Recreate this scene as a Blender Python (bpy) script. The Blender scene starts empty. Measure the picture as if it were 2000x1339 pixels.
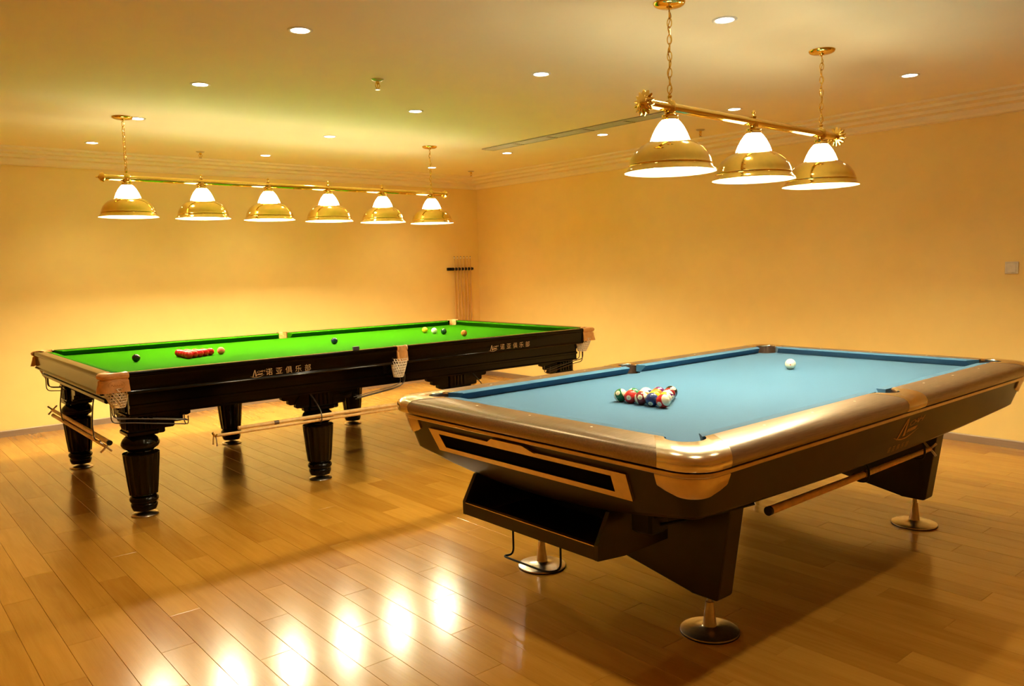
import bpy, bmesh, math, random
from mathutils import Vector, Matrix
random.seed(7)
PI = math.pi
sc = bpy.context.scene
C = sc.collection

# ------------------------------------------------------------------ camera
CAM = Vector((-2.96694, -5.69419, 1.38774))
RGT = Vector((0.76397565, -0.64478268, -0.02442343))
UPV = Vector((0.07966147, 0.05669045, 0.99520864))
FWD = Vector((0.64030872, 0.76226077, -0.09467446))
FPX = 1568.47
cd = bpy.data.cameras.new('camera'); cam = bpy.data.objects.new('camera', cd); C.objects.link(cam)
M = Matrix.Identity(4)
for i in range(3):
    M[i][0], M[i][1], M[i][2], M[i][3] = RGT[i], UPV[i], -FWD[i], CAM[i]
cam.matrix_world = M
cd.sensor_fit = 'HORIZONTAL'; cd.sensor_width = 36.0; cd.lens = FPX * 36.0 / 2000.0
cd.clip_start = 0.05; cd.clip_end = 60
sc.camera = cam

# ------------------------------------------------------------------ world, exposure
w = bpy.data.worlds.new('room_dark'); sc.world = w; w.use_nodes = True
w.node_tree.nodes['Background'].inputs[0].default_value = (0.9, 0.6, 0.3, 1)
w.node_tree.nodes['Background'].inputs[1].default_value = 0.0
sc.view_settings.view_transform = 'Standard'; sc.view_settings.look = 'None'
sc.view_settings.gamma = 1.0; sc.view_settings.use_curve_mapping = False
sc.view_settings.exposure = 1.73
sc.cycles.max_bounces = 8; sc.cycles.diffuse_bounces = 6; sc.cycles.glossy_bounces = 3; sc.cycles.caustics_reflective = False
sc.cycles.use_adaptive_sampling = True; sc.cycles.adaptive_threshold = 0.08
sc.cycles.sample_clamp_indirect = 6.0
BULB_W = 61.0                      # power of one lamp bulb
BULB_C = (1.0, 0.89, 0.57)
GLASS_E = 8.5                      # glow of the white glass domes
SPOT_W = 12.5                       # power of one ceiling downlight
BULB_E = 25.0
LENS_E = 14.0
SPOT_C = (1.0, 0.88, 0.58)

# ------------------------------------------------------------------ materials
def nodes(m):
    m.use_nodes = True
    return m.node_tree.nodes, m.node_tree.links, m.node_tree.nodes['Principled BSDF']
def mat(name, col, rough=.5, metal=0., var=.06, scale=30., bump=0., bscale=200., ior=1.5, coat=0., emis=None, es=0., sheen=0., stretch=None, coat_rough=.05, spec=.5):
    m = bpy.data.materials.new(name); n, l, b = nodes(m)
    b.inputs['Roughness'].default_value = rough; b.inputs['Metallic'].default_value = metal
    b.inputs['IOR'].default_value = ior; b.inputs['Specular IOR Level'].default_value = spec
    b.inputs['Coat Weight'].default_value = coat; b.inputs['Coat Roughness'].default_value = coat_rough
    b.inputs['Sheen Weight'].default_value = sheen
    tc = n.new('ShaderNodeTexCoord'); src = tc.outputs['Object']
    if stretch:
        mp = n.new('ShaderNodeMapping'); mp.inputs['Scale'].default_value = stretch
        l.new(src, mp.inputs['Vector']); src = mp.outputs['Vector']
    nz = n.new('ShaderNodeTexNoise'); nz.inputs['Scale'].default_value = scale; nz.inputs['Detail'].default_value = 2
    l.new(src, nz.inputs['Vector'])
    cr = n.new('ShaderNodeValToRGB')
    cr.color_ramp.elements[0].position = .3; cr.color_ramp.elements[1].position = .7
    cr.color_ramp.elements[0].color = (*[c * (1 - var) for c in col], 1)
    cr.color_ramp.elements[1].color = (*[min(1, c * (1 + var)) for c in col], 1)
    l.new(nz.outputs['Fac'], cr.inputs['Fac']); l.new(cr.outputs['Color'], b.inputs['Base Color'])
    if bump:
        n2 = n.new('ShaderNodeTexNoise'); n2.inputs['Scale'].default_value = bscale
        l.new(tc.outputs['Object'], n2.inputs['Vector'])
        bp = n.new('ShaderNodeBump'); bp.inputs['Strength'].default_value = bump; bp.inputs['Distance'].default_value = .002
        l.new(n2.outputs['Fac'], bp.inputs['Height']); l.new(bp.outputs['Normal'], b.inputs['Normal'])
    if emis:
        b.inputs['Emission Color'].default_value = (*emis, 1); b.inputs['Emission Strength'].default_value = es
    return m

M_WALL = mat('wall_paint', (.95, .72, .265), .85, var=.015, scale=6)
M_CEIL = mat('ceiling_paint', (.95, .81, .52), .9, var=.01, scale=4)
M_BASE = mat('baseboard_metal', (.42, .33, .24), .42, .6, var=.08, scale=3, stretch=(1, 1, 20))
M_LACQ = mat('dark_lacquer', (.004, .002, .001), .11, var=.3, scale=8, ior=1.5, spec=.20)
M_LACQ_P = mat('espresso_laminate', (.018, .009, .004), .30, var=.2, scale=10, ior=1.5, spec=.35)
M_RAILP = mat('brushed_rail', (.30, .22, .14), .30, .75, var=.14, scale=14, stretch=(1, 14, 14))
M_CHROME = mat('polished_casting', (.84, .72, .52), .22, 1., var=.03)
M_TRIM = mat('champagne_trim', (.70, .54, .33), .32, 1., var=.05)
M_STEEL = mat('brushed_steel', (.55, .48, .40), .28, 1., var=.08, scale=60)
M_GUN = mat('dark_steel', (.12, .10, .08), .35, .9, var=.1)
M_BRASS = mat('polished_brass', (.82, .57, .13), .10, 1., var=.04)
M_BLACK = mat('black_plastic', (.005, .004, .004), .45, var=.2, spec=.25)
M_OPEN_SHADE = mat('opening_shade_black', (.003, .002, .002), .9, var=.1, spec=.05)  # flat black that stands for the shade inside the ball return opening
M_GREEN = mat('green_cloth', (.020, .116, .0003), .95, var=.07, scale=260, spec=.02)
M_BLUE = mat('blue_cloth', (.022, .106, .205), .95, var=.06, scale=260, sheen=.12)
M_TAN = mat('tan_leather', (.62, .30, .085), .42, var=.12, scale=40, bump=.2, bscale=120)
M_NET = mat('white_net', (.80, .72, .58), .9, var=.05)
M_LEATH = mat('dark_leather', (.035, .016, .008), .6, var=.3, scale=60, bump=.4)
M_IVORY = mat('ivory_inlay', (.85, .78, .6), .4)
M_GOLD = mat('gold_print', (.50, .32, .15), .5, .2)
M_GOLD2 = mat('dim_print', (.50, .30, .15), .5, .1)
M_LOGO = mat('stamped_print', (.38, .15, .03), .6)
M_CUE = mat('maple_cue', (.66, .40, .13), .32, var=.12, scale=6, stretch=(6, 6, 1))
M_CUED = mat('dark_cue_wood', (.10, .05, .02), .3, var=.2)
M_WHITE = mat('white_plastic', (.80, .74, .62), .4)
M_LINING = mat('white_enamel', (.90, .86, .78), .5)
M_VENT = mat('vent_aluminium', (.58, .50, .34), .5, .2)
M_VENTD = mat('vent_slot_dark', (.30, .24, .14), .7)
M_CHALK = mat('chalk_wrap', (.03, .012, .03), .6)
M_GLASS = mat('lit_opal_glass', (.9, .86, .78), .3, emis=(1.0, .90, .62), es=GLASS_E)
M_BULB = mat('lit_bulb', (.9, .86, .78), .3, emis=(1.0, .90, .62), es=BULB_E)
M_LENS = mat('lit_downlight', (.9, .86, .8), .3, emis=(1.0, .93, .80), es=LENS_E)

M_BULB.cycles.emission_sampling = 'NONE'; M_LENS.cycles.emission_sampling = 'NONE'
def wood_floor():
    m = bpy.data.materials.new('oak_plank'); n, l, b = nodes(m)
    tc = n.new('ShaderNodeTexCoord'); oi = n.new('ShaderNodeObjectInfo'); ge = n.new('ShaderNodeNewGeometry')
    ad = n.new('ShaderNodeMath'); ad.operation = 'ADD'
    l.new(oi.outputs['Random'], ad.inputs[0]); l.new(ge.outputs['Random Per Island'], ad.inputs[1])
    fr = n.new('ShaderNodeMath'); fr.operation = 'FRACT'; l.new(ad.outputs[0], fr.inputs[0])
    ml = n.new('ShaderNodeMath'); ml.operation = 'MULTIPLY'; ml.inputs[1].default_value = 37.; l.new(fr.outputs[0], ml.inputs[0])
    cb = n.new('ShaderNodeCombineXYZ')
    for k in range(3): l.new(ml.outputs[0], cb.inputs[k])
    va = n.new('ShaderNodeVectorMath'); va.operation = 'ADD'
    l.new(tc.outputs['Object'], va.inputs[0]); l.new(cb.outputs[0], va.inputs[1])
    mp = n.new('ShaderNodeMapping'); mp.inputs['Scale'].default_value = (9, .8, 9); l.new(va.outputs[0], mp.inputs['Vector'])
    n1 = n.new('ShaderNodeTexNoise'); n1.inputs['Scale'].default_value = 2.2; n1.inputs['Detail'].default_value = 5; n1.inputs['Distortion'].default_value = 1.6
    l.new(mp.outputs[0], n1.inputs['Vector'])
    wv = n.new('ShaderNodeTexWave'); wv.wave_type = 'RINGS'; wv.inputs['Scale'].default_value = 1.3; wv.inputs['Distortion'].default_value = 5.5; wv.inputs['Detail'].default_value = 3
    l.new(mp.outputs[0], wv.inputs['Vector'])
    mp2 = n.new('ShaderNodeMapping'); mp2.inputs['Scale'].default_value = (220, 6, 220); l.new(va.outputs[0], mp2.inputs['Vector'])
    n2 = n.new('ShaderNodeTexNoise'); n2.inputs['Scale'].default_value = 1.; n2.inputs['Detail'].default_value = 2; l.new(mp2.outputs[0], n2.inputs['Vector'])
    r1 = n.new('ShaderNodeValToRGB')
    r1.color_ramp.elements[0].position = .15; r1.color_ramp.elements[0].color = (.40, .17, .014, 1)
    r1.color_ramp.elements[1].position = .85; r1.color_ramp.elements[1].color = (.60, .30, .040, 1)
    mx = n.new('ShaderNodeMath'); mx.operation = 'MULTIPLY_ADD'; mx.inputs[1].default_value = .16
    l.new(wv.outputs['Fac'], mx.inputs[0])
    m3 = n.new('ShaderNodeMath'); m3.operation = 'MULTIPLY'; m3.inputs[1].default_value = .5; l.new(n1.outputs['Fac'], m3.inputs[0]); l.new(m3.outputs[0], mx.inputs[2])
    m4 = n.new('ShaderNodeMath'); m4.operation = 'MULTIPLY_ADD'; m4.inputs[1].default_value = .20; l.new(n2.outputs['Fac'], m4.inputs[0]); l.new(mx.outputs[0], m4.inputs[2])
    m5 = n.new('ShaderNodeMath'); m5.operation = 'MULTIPLY_ADD'; m5.inputs[1].default_value = .42; l.new(fr.outputs[0], m5.inputs[0]); l.new(m4.outputs[0], m5.inputs[2])
    m6 = n.new('ShaderNodeMath'); m6.operation = 'SUBTRACT'; m6.inputs[1].default_value = .13; l.new(m5.outputs[0], m6.inputs[0])
    l.new(m6.outputs[0], r1.inputs['Fac']); l.new(r1.outputs['Color'], b.inputs['Base Color'])
    b.inputs['Roughness'].default_value = .185; b.inputs['IOR'].default_value = 1.45
    b.inputs['Coat Weight'].default_value = .2; b.inputs['Coat Roughness'].default_value = .10
    bp = n.new('ShaderNodeBump'); bp.inputs['Strength'].default_value = .06; bp.inputs['Distance'].default_value = .001
    l.new(n2.outputs['Fac'], bp.inputs['Height']); l.new(bp.outputs['Normal'], b.inputs['Normal'])
    return m
M_OAK = wood_floor()
M_JOINT = mat('floor_joint', (.26, .12, .025), .6)

# ------------------------------------------------------------------ mesh helpers
class MB:
    def __init__(s): s.v = []; s.f = []
    def add(s, vs, fs):
        o = len(s.v); s.v += [tuple(x) for x in vs]; s.f += [[i + o for i in q] for q in fs]; return s
    def box(s, x0, x1, y0, y1, z0, z1):
        v = [(x, y, z) for z in (z0, z1) for y in (y0, y1) for x in (x0, x1)]
        return s.add(v, [[0, 2, 3, 1], [4, 5, 7, 6], [0, 1, 5, 4], [2, 6, 7, 3], [0, 4, 6, 2], [1, 3, 7, 5]])
    def cbox(s, x0, x1, y0, y1, z0, z1, b=.004):      # box with chamfered vertical edges and top/bottom rims
        def ring(i, z): return [(x0+i+b, y0+i, z), (x1-i-b, y0+i, z), (x1-i, y0+i+b, z), (x1-i, y1-i-b, z), (x1-i-b, y1-i, z), (x0+i+b, y1-i, z), (x0+i, y1-i-b, z), (x0+i, y0+i+b, z)]
        return s.loft([ring(b, z0), ring(0, z0+b), ring(0, z1-b), ring(b, z1)], True, True)
    def loft(s, rings, cap0=False, cap1=False, closed=True):
        n = len(rings[0]); vs = [p for r in rings for p in r]; fs = []
        for i in range(len(rings) - 1):
            for j in range(n if closed else n - 1):
                a = i * n + j; b2 = i * n + (j + 1) % n
                fs.append([a, b2, b2 + n, a + n])
        if cap0: fs.append(list(range(n))[::-1])
        if cap1: fs.append([(len(rings) - 1) * n + j for j in range(n)])
        return s.add(vs, fs)
    def lathe(s, prof, seg=32, cx=0, cy=0, cap0=False, cap1=False, rfun=None):
        rings = []
        for (r, z) in prof:
            rings.append([(cx + (rfun(r, z, 2*PI*k/seg) if rfun else r) * math.cos(2*PI*k/seg), cy + (rfun(r, z, 2*PI*k/seg) if rfun else r) * math.sin(2*PI*k/seg), z) for k in range(seg)])
        return s.loft(rings, cap0, cap1)
    def tube(s, pts, r, seg=8, caps=True, radii=None):
        pts = [Vector(q) for q in pts]; rings = []; prev = None
        for i, q in enumerate(pts):
            t = (pts[min(i + 1, len(pts) - 1)] - pts[max(i - 1, 0)]).normalized()
            if prev is None:
                a = Vector((0, 0, 1)) if abs(t.z) < .9 else Vector((1, 0, 0))
                u = t.cross(a).normalized()
            else: u = (prev - t * prev.dot(t)).normalized()
            prev = u; v2 = t.cross(u); rr = radii[i] if radii else r
            rings.append([q + rr * (math.cos(2*PI*k/seg) * u + math.sin(2*PI*k/seg) * v2) for k in range(seg)])
        return s.loft(rings, caps, caps)
    def prism(s, poly, axis, a, b):                    # extrude a 2D polygon along an axis
        n = len(poly)
        def P(q, t): return {'x': (t, q[0], q[1]), 'y': (q[0], t, q[1]), 'z': (q[0], q[1], t)}[axis]
        vs = [P(q, a) for q in poly] + [P(q, b) for q in poly]
        fs = [list(range(n))[::-1], [n + i for i in range(n)]] + [[i, (i + 1) % n, n + (i + 1) % n, n + i] for i in range(n)]
        return s.add(vs, fs)
    def sphere(s, r, seg=24, rings=14, c=(0, 0, 0)):
        pr = [(max(1e-5, r * math.sin(PI * k / rings)), c[2] - r * math.cos(PI * k / rings)) for k in range(rings + 1)]
        return s.lathe(pr, seg, c[0], c[1])
    def mesh(s, name):
        me = bpy.data.meshes.new(name); me.from_pydata(s.v, [], s.f)
        bm = bmesh.new(); bm.from_mesh(me); bmesh.ops.remove_doubles(bm, verts=bm.verts, dist=1e-6)
        bmesh.ops.recalc_face_normals(bm, faces=bm.faces); bm.to_mesh(me); bm.free()
        return me
    def build(s, name, m, parent=None, smooth=35, loc=None, rot=None):
        me = s.mesh(name); me.materials.append(m)
        if smooth:
            me.shade_smooth(); me.set_sharp_from_angle(angle=math.radians(smooth))
        o = bpy.data.objects.new(name, me); C.objects.link(o)
        if parent: o.parent = parent
        if loc: o.location = loc
        if rot: o.rotation_euler = rot
        return o
def inst(name, src, parent=None, loc=None, rot=None, scale=None):
    o = src.copy(); o.name = name; C.objects.link(o); o.parent = parent
    if loc is not None: o.location = loc
    if rot is not None: o.rotation_euler = rot
    if scale is not None: o.scale = scale
    return o
def empty(name, loc=(0, 0, 0), rz=0):
    o = bpy.data.objects.new(name, None); C.objects.link(o); o.location = loc; o.rotation_euler = (0, 0, rz); o.empty_display_size = .1
    return o
def tag(o, label, cat, group=None):
    o['label'] = label; o['category'] = cat
    if group: o['group'] = group
    return o
def structure(o): o['kind'] = 'structure'; return o
def text_mesh(body, size, shear=0.):
    c = bpy.data.curves.new('txt', 'FONT'); c.body = body; c.size = size; c.shear = shear; c.align_x = 'CENTER'; c.align_y = 'CENTER'; c.resolution_u = 3
    o = bpy.data.objects.new('txt', c); C.objects.link(o)
    dg = bpy.context.evaluated_depsgraph_get(); me = bpy.data.meshes.new_from_object(o.evaluated_get(dg))
    vs = [tuple(v.co) for v in me.vertices]; fs = [list(q.vertices) for q in me.polygons]
    bpy.data.objects.remove(o); bpy.data.curves.remove(c); bpy.data.meshes.remove(me)
    return vs, fs
def flat_print(name, shapes, m, parent, fmap):         # shapes: 2D verts + faces, fmap maps (u,v) to 3D
    mb = MB()
    for vs, fs in shapes: mb.add([fmap(v[0], v[1]) for v in vs], fs)
    me = bpy.data.meshes.new(name); me.from_pydata(mb.v, [], mb.f); me.materials.append(m)
    o = bpy.data.objects.new(name, me); C.objects.link(o); o.parent = parent
    return o
def stroke(pts, wd):
    pts = [Vector(q) for q in pts]; vs = []; n = len(pts)
    for i, q in enumerate(pts):
        t = (pts[min(i + 1, n - 1)] - pts[max(i - 1, 0)]).normalized(); k = Vector((-t.y, t.x)); ww = wd[i] if isinstance(wd, (list, tuple)) else wd
        vs += [q + k * ww / 2, q - k * ww / 2]
    return [(v.x, v.y) for v in vs], [[2*i, 2*i+1, 2*i+3, 2*i+2] for i in range(n - 1)]
def emblem(sz):                                        # ship emblem: tall sail letter, OAH, cabin, hull arc; about sz wide
    s = sz; out = []
    out.append(stroke([(-.30*s, -.32*s), (-.14*s, .42*s)], [.05*s, .06*s]))
    out.append(stroke([(-.12*s, .46*s), (-.06*s, -.24*s)], [.03*s, .10*s]))
    for k, ch in enumerate('OAH'):
        vs, fs = text_mesh(ch, .30*s, .25)
        out.append(([(v[0] + (.10 + .17*k)*s, v[1] + (.20 + .03*k)*s) for v in vs], fs))
    out.append(([(-.0*s, -.14*s), (.36*s, -.10*s), (.40*s, .04*s), (.02*s, 0)], [[0, 1, 2, 3]]))
    out.append(stroke([((-.46 + .96*t)*s, (-.20 - .20*math.sin(PI*min(1, t*1.02)) + .10*t)*s) for t in [k/14 for k in range(15)]], [.012*s + .045*s*math.sin(PI*k/14) for k in range(15)]))
    return out
CLUB = '诺亚俱乐部'
def club_text(size, pitch):
    out = []
    for k, ch in enumerate(CLUB):
        vs, fs = text_mesh(ch, size)
        out.append(([(v[0] + (k - 2) * pitch, v[1]) for v in vs], fs))
    return out

# ------------------------------------------------------------------ the room
XC, YC, H, HW = 3.4314, 2.5538, 2.490, 2.3735
X0, Y0 = -5.2, -8.4
structure(MB().box(X0 - .1, XC + .1, YC, YC + .1, -.03, H + .1).build('wall_back', M_WALL, smooth=0))
structure(MB().box(XC, XC + .1, Y0 - .1, YC, -.03, H + .1).build('wall_right', M_WALL, smooth=0))
structure(MB().box(X0 - .1, X0, Y0 - .1, YC, -.03, H + .1).build('wall_left', M_WALL, smooth=0))
structure(MB().box(X0, XC, Y0 - .1, Y0, -.03, H + .1).build('wall_front', M_WALL, smooth=0))
structure(MB().box(X0, XC, Y0, YC, H, H + .08).build('ceiling', M_CEIL, smooth=0))
# stepped plaster cornice round the room (distance from wall, height)
CPROF = [(0, HW), (.035, HW + .006), (.05, HW + .022), (.05, 2.428), (.165, 2.428), (.165, 2.452), (.28, 2.452), (.28, 2.474), (.39, 2.474), (.39, H)]
def cornice(name, side):
    rows = []
    for d, z in CPROF:
        if side == 'back': rows.append([(X0 + d, YC - d, z), (XC - d, YC - d, z)])
        if side == 'right': rows.append([(XC - d, YC - d, z), (XC - d, Y0 + d, z)])
        if side == 'left': rows.append([(X0 + d, Y0 + d, z), (X0 + d, YC - d, z)])
        if side == 'front': rows.append([(XC - d, Y0 + d, z), (X0 + d, Y0 + d, z)])
    structure(MB().loft(rows, closed=False).build(name, M_CEIL, smooth=0))
for i, s_ in enumerate(('back', 'right', 'left', 'front')): cornice('trim_%d' % (i + 1), s_)
bh, bt = .057, .012
def bboard(name, a, b, flip):
    q = [(0, 0), (bt, 0), (bt, bh - .006), (bt - .005, bh), (0, bh)]
    mb = MB()
    if flip == 'y': mb.prism([(YC - d, z) for d, z in q], 'x', a, b)
    if flip == 'x': mb.prism([(XC - d, z) for d, z in q], 'y', a, b)
    if flip == '-x': mb.prism([(X0 + d, z) for d, z in q], 'y', a, b)
    if flip == '-y': mb.prism([(Y0 + d, z) for d, z in q], 'x', a, b)
    structure(mb.build(name, M_BASE, smooth=0))
bboard('baseboard_back', X0, XC - bt, 'y'); bboard('baseboard_right', Y0, YC, 'x'); bboard('baseboard_left', Y0, YC - bt, '-x'); bboard('baseboard_front', X0 + bt, XC - bt, '-y')
# floor: slab with the joints, planks on it
floor = structure(MB().box(X0, XC, Y0, YC, -.03, -.0035).build('floor', M_JOINT, smooth=0))
PW, PL = .1247, .920
def plank_mesh(x0, x1, y0, y1, mb=None):
    g, c = .0003, .0010
    mb = mb or MB()
    def r(i, z): return [(x0 + g + i, y0 + g + i, z), (x1 - g - i, y0 + g + i, z), (x1 - g - i, y1 - g - i, z), (x0 + g + i, y1 - g - i, z)]
    return mb.loft([r(0, -.0035), r(0, -c), r(c, 0)], False, True)
cells = []
c0 = math.floor((X0 + 1.276) / PW); c1 = math.ceil((XC + 1.276) / PW)
for c in range(c0, c1):
    xa = max(X0, -1.276 + PW * c); xb = min(XC, -1.276 + PW * (c + 1))
    if xb - xa < .01: continue
    y = -2.357 + .3067 * (c % 3) - PL * 10
    while y < YC:
        ya, yb = max(Y0, y), min(YC, y + PL); y += PL
        if yb - ya > .01: cells.append((xa, xb, ya, yb))
def px(P):
    d = Vector(P) - CAM; z = d.dot(FWD)
    if z < .2: return None
    return (1000 + FPX * d.dot(RGT) / z, 669.5 - FPX * d.dot(UPV) / z)
def shown(cl):
    n = 0; tot = 0.
    for i in range(5):
        for j in range(5):
            q = px((cl[0] + (cl[1] - cl[0]) * (i + .5) / 5, cl[2] + (cl[3] - cl[2]) * (j + .5) / 5, 0))
            if q and 0 <= q[0] <= 2000 and 0 <= q[1] <= 1339:
                z = (Vector((cl[0], cl[2], 0)) - CAM).length; tot += 1 / z ** 3
    return tot
rank = sorted(cells, key=shown, reverse=True)
full = plank_mesh(-PW / 2, PW / 2, -PL / 2, PL / 2).mesh('plank'); full.materials.append(M_OAK)
for cl in rank[:300]:
    if abs(cl[3] - cl[2] - PL) < 1e-4 and abs(cl[1] - cl[0] - PW) < 1e-4: me = full
    else:
        me = plank_mesh(-(cl[1]-cl[0])/2, (cl[1]-cl[0])/2, -(cl[3]-cl[2])/2, (cl[3]-cl[2])/2).mesh('plank'); me.materials.append(M_OAK)
    o = bpy.data.objects.new('plank', me); C.objects.link(o); o.parent = floor
    o.location = ((cl[0] + cl[1]) / 2, (cl[2] + cl[3]) / 2, 0)
mb = MB()
for cl in rank[300:]: plank_mesh(*cl, mb=mb)
o = mb.build('plank_field', M_OAK, floor, smooth=0); o['kind'] = 'stuff'

# ------------------------------------------------------------------ generic billiard table pieces
def arc(cx, cy, r, a0, a1, n):
    return [(cx + r * math.cos(math.radians(a0 + (a1 - a0) * k / n)), cy + r * math.sin(math.radians(a0 + (a1 - a0) * k / n))) for k in range(n + 1)]
def resample(pts, n):
    d = [0]
    for a, b in zip(pts, pts[1:]): d.append(d[-1] + math.dist(a, b))
    out = []
    for k in range(n + 1):
        t = d[-1] * k / n; i = 0
        while i < len(pts) - 2 and d[i + 1] < t: i += 1
        f = (t - d[i]) / max(1e-9, d[i + 1] - d[i]); out.append((pts[i][0] + (pts[i+1][0] - pts[i][0]) * f, pts[i][1] + (pts[i+1][1] - pts[i][1]) * f))
    return out
def strip(inner, outer, prof, n, name, m, parent, sx=1, sy=1):
    I, O = resample(inner, n), resample(outer, n)
    rows = [[(sx * (a[0] + (b[0] - a[0]) * t), sy * (a[1] + (b[1] - a[1]) * t), z) for a, b in zip(I, O)] for t, z in prof]
    cols = [[rows[i][j] for i in range(len(rows))] for j in range(n + 1)]
    return MB().loft(cols, True, True).build(name, m, parent, smooth=30)
def bed_outline(L, W, pc, rc, ps, rs):
    """outline of the cloth bed with a round bite at each pocket (pc: corner pocket centre, ps: side pocket y)"""
    def bite(sx, sy):
        cx, cy = pc
        a0 = 180 - math.degrees(math.asin((W - cy) / rc)); a1 = 270 + math.degrees(math.asin((L - cx) / rc))
        pts = arc(cx, cy, rc, a0, a1, 10)              # from the long edge, inwards, to the short edge
        return [(sx * x, sy * y) for x, y in pts]
    hs = math.sqrt(max(0, rs * rs - (W - ps) ** 2)) if abs(W - ps) < rs else 0
    an = math.degrees(math.asin((W - ps) / rs))
    sb = arc(0, ps, rs, 180 - an, 360 + an, 10)
    out = [(x, y) for x, y in sb]                       # top side pocket, left to right
    out += bite(1, 1); out += bite(1, -1)[::-1]
    out += [(-x, -y) for x, y in sb]
    out += bite(-1, -1); out += bite(-1, 1)[::-1]
    return out

# ================================================================== SNOOKER TABLE
SL, SW, SZ = 1.908, .985, .861          # half length, half width, rail top
BZ = SZ - .045                          # bed
snk = tag(empty('snooker_table'), 'full size snooker table with bright green cloth and dark lacquered fluted legs', 'snooker table')
LI, WI = 1.832, .936                    # back line of the cushions
NL, NW = 1.7845, .889                   # cushion noses
CPX, CPY, CR = 1.812, .917, .048        # corner pockets
SPY, SR = .948, .045                    # middle pockets
MB().prism(bed_outline(LI, WI, (CPX, CPY), CR, SPY, SR), 'z', BZ - .04, BZ).build('cloth_bed', M_GREEN, snk, smooth=0)
MB().box(-LI + .06, LI - .06, -WI + .06, WI - .06, BZ - .09, BZ - .041).build('slate', M_BLACK, snk, smooth=0)
def cushion(parent, m, p0, p1, nx, ny, cut0, cut1, zb, zn, zt, depth, name='cushion'):
    """p0,p1: nose ends; (nx,ny): direction from nose to back; cut0/1: how much longer the back is at each end"""
    tx, ty = p1[0] - p0[0], p1[1] - p0[1]; ln = math.hypot(tx, ty); tx /= ln; ty /= ln
    sec = [(0, zn), (.004, zn + .002), (depth, zt), (depth, zb + .001), (.027, zb + .001), (.004, zn - .005), (.001, zn - .002)]
    rings = []
    for k in (0, .02, .98, 1):
        q = []
        for d, z in sec:
            e = -cut0 * (d / depth) ** 1.3 if k < .5 else cut1 * (d / depth) ** 1.3
            f = 0 if k in (0, 1) else (.02 if k < .5 else -.02)
            base = p0 if k < .5 else p1
            s_ = e + f
            q.append((base[0] + tx * s_ + nx * d, base[1] + ty * s_ + ny * d, z))
        rings.append(q)
    return MB().loft(rings, True, True).build(name, m, parent, smooth=25)
for sy in (1, -1):
    for (a, b, c0_, c1_) in ((-NL + .062, -.066, .045, .028), (.066, NL - .062, .028, .045)):
        cushion(snk, M_GREEN, (a, sy * NW), (b, sy * NW), 0, sy, c0_, c1_, BZ, SZ - .010, SZ - .001, WI - NW)
for sx in (1, -1):
    cushion(snk, M_GREEN, (sx * NL, -NW + .062), (sx * NL, NW - .062), sx, 0, .045, .045, BZ, SZ - .010, SZ - .001, LI - NL)
# rails: top board with an overhanging lip, face, lower bead (t from cushion to outside)
RP = [(0, SZ - .002), (.12, SZ), (.86, SZ), (.97, SZ - .005), (1, SZ - .014), (.97, SZ - .023), (.87, SZ - .028), (.84, SZ - .034), (.84, .756), (.92, .750), (.94, .744), (.84, .739), (0, .739)]
PLT = .105                              # reach of the corner plates
for sx in (1, -1):
    strip([(LI, -WI + .04), (LI, WI - .04)], [(SL, -SW + PLT * .55), (SL, SW - PLT * .55)], RP, 2, 'end_rail', M_LACQ, snk, sx, 1)
for sx in (1, -1):
    for sy in (1, -1):
        strip([(.046, WI), (LI - .05, WI)], [(.041, SW), (SL - PLT * 1.35, SW)], RP, 2, 'side_rail', M_LACQ, snk, sx, sy)
# pocket plates
PP = [(0, SZ - .004), (.15, SZ + .004), (.7, SZ + .005), (1.0, SZ + .001), (1.12, SZ - .008), (1.14, SZ - .016), (1.08, SZ - .027), (.93, SZ - .031), (.93, SZ - .036), (1.02, SZ - .040), (1.07, .80), (1.22, .757), (1.0, .756), (0, .80)]
def net(parent, cx, cy, r0, r1, z0, z1, dx=0, dy=0):
    rings = []
    for k in range(8):
        t = k / 7; r = r0 + (r1 - r0) * t ** 1.3
        rings.append([(cx + dx * t + r * math.cos(2*PI*j/18 + .17*k), cy + dy * t + r * math.sin(2*PI*j/18 + .17*k), z0 + (z1 - z0) * t) for j in range(18)])
    o = MB().loft(rings, False, True).build('net', M_NET, parent, smooth=0)
    wf = o.modifiers.new('net', 'WIREFRAME'); wf.thickness = .0065; wf.use_replace = True
    return o
def rod(parent, pts, r=.0035, name='ball_rail', m=None):
    q = []
    P = [Vector(p) for p in pts]
    q.append(P[0])
    for a, b, c in zip(P, P[1:], P[2:]):                # rounded corners
        for t in (0, .25, .5, .75, 1):
            A = b + (a - b).normalized() * min(.03, (a - b).length * .45); B = b + (c - b).normalized() * min(.03, (c - b).length * .45)
            q.append(A * (1 - t) ** 2 + b * 2 * t * (1 - t) + B * t * t)
    q.append(P[-1])
    return MB().tube(q, r, 7).build(name, m or M_GUN, parent)
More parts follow.
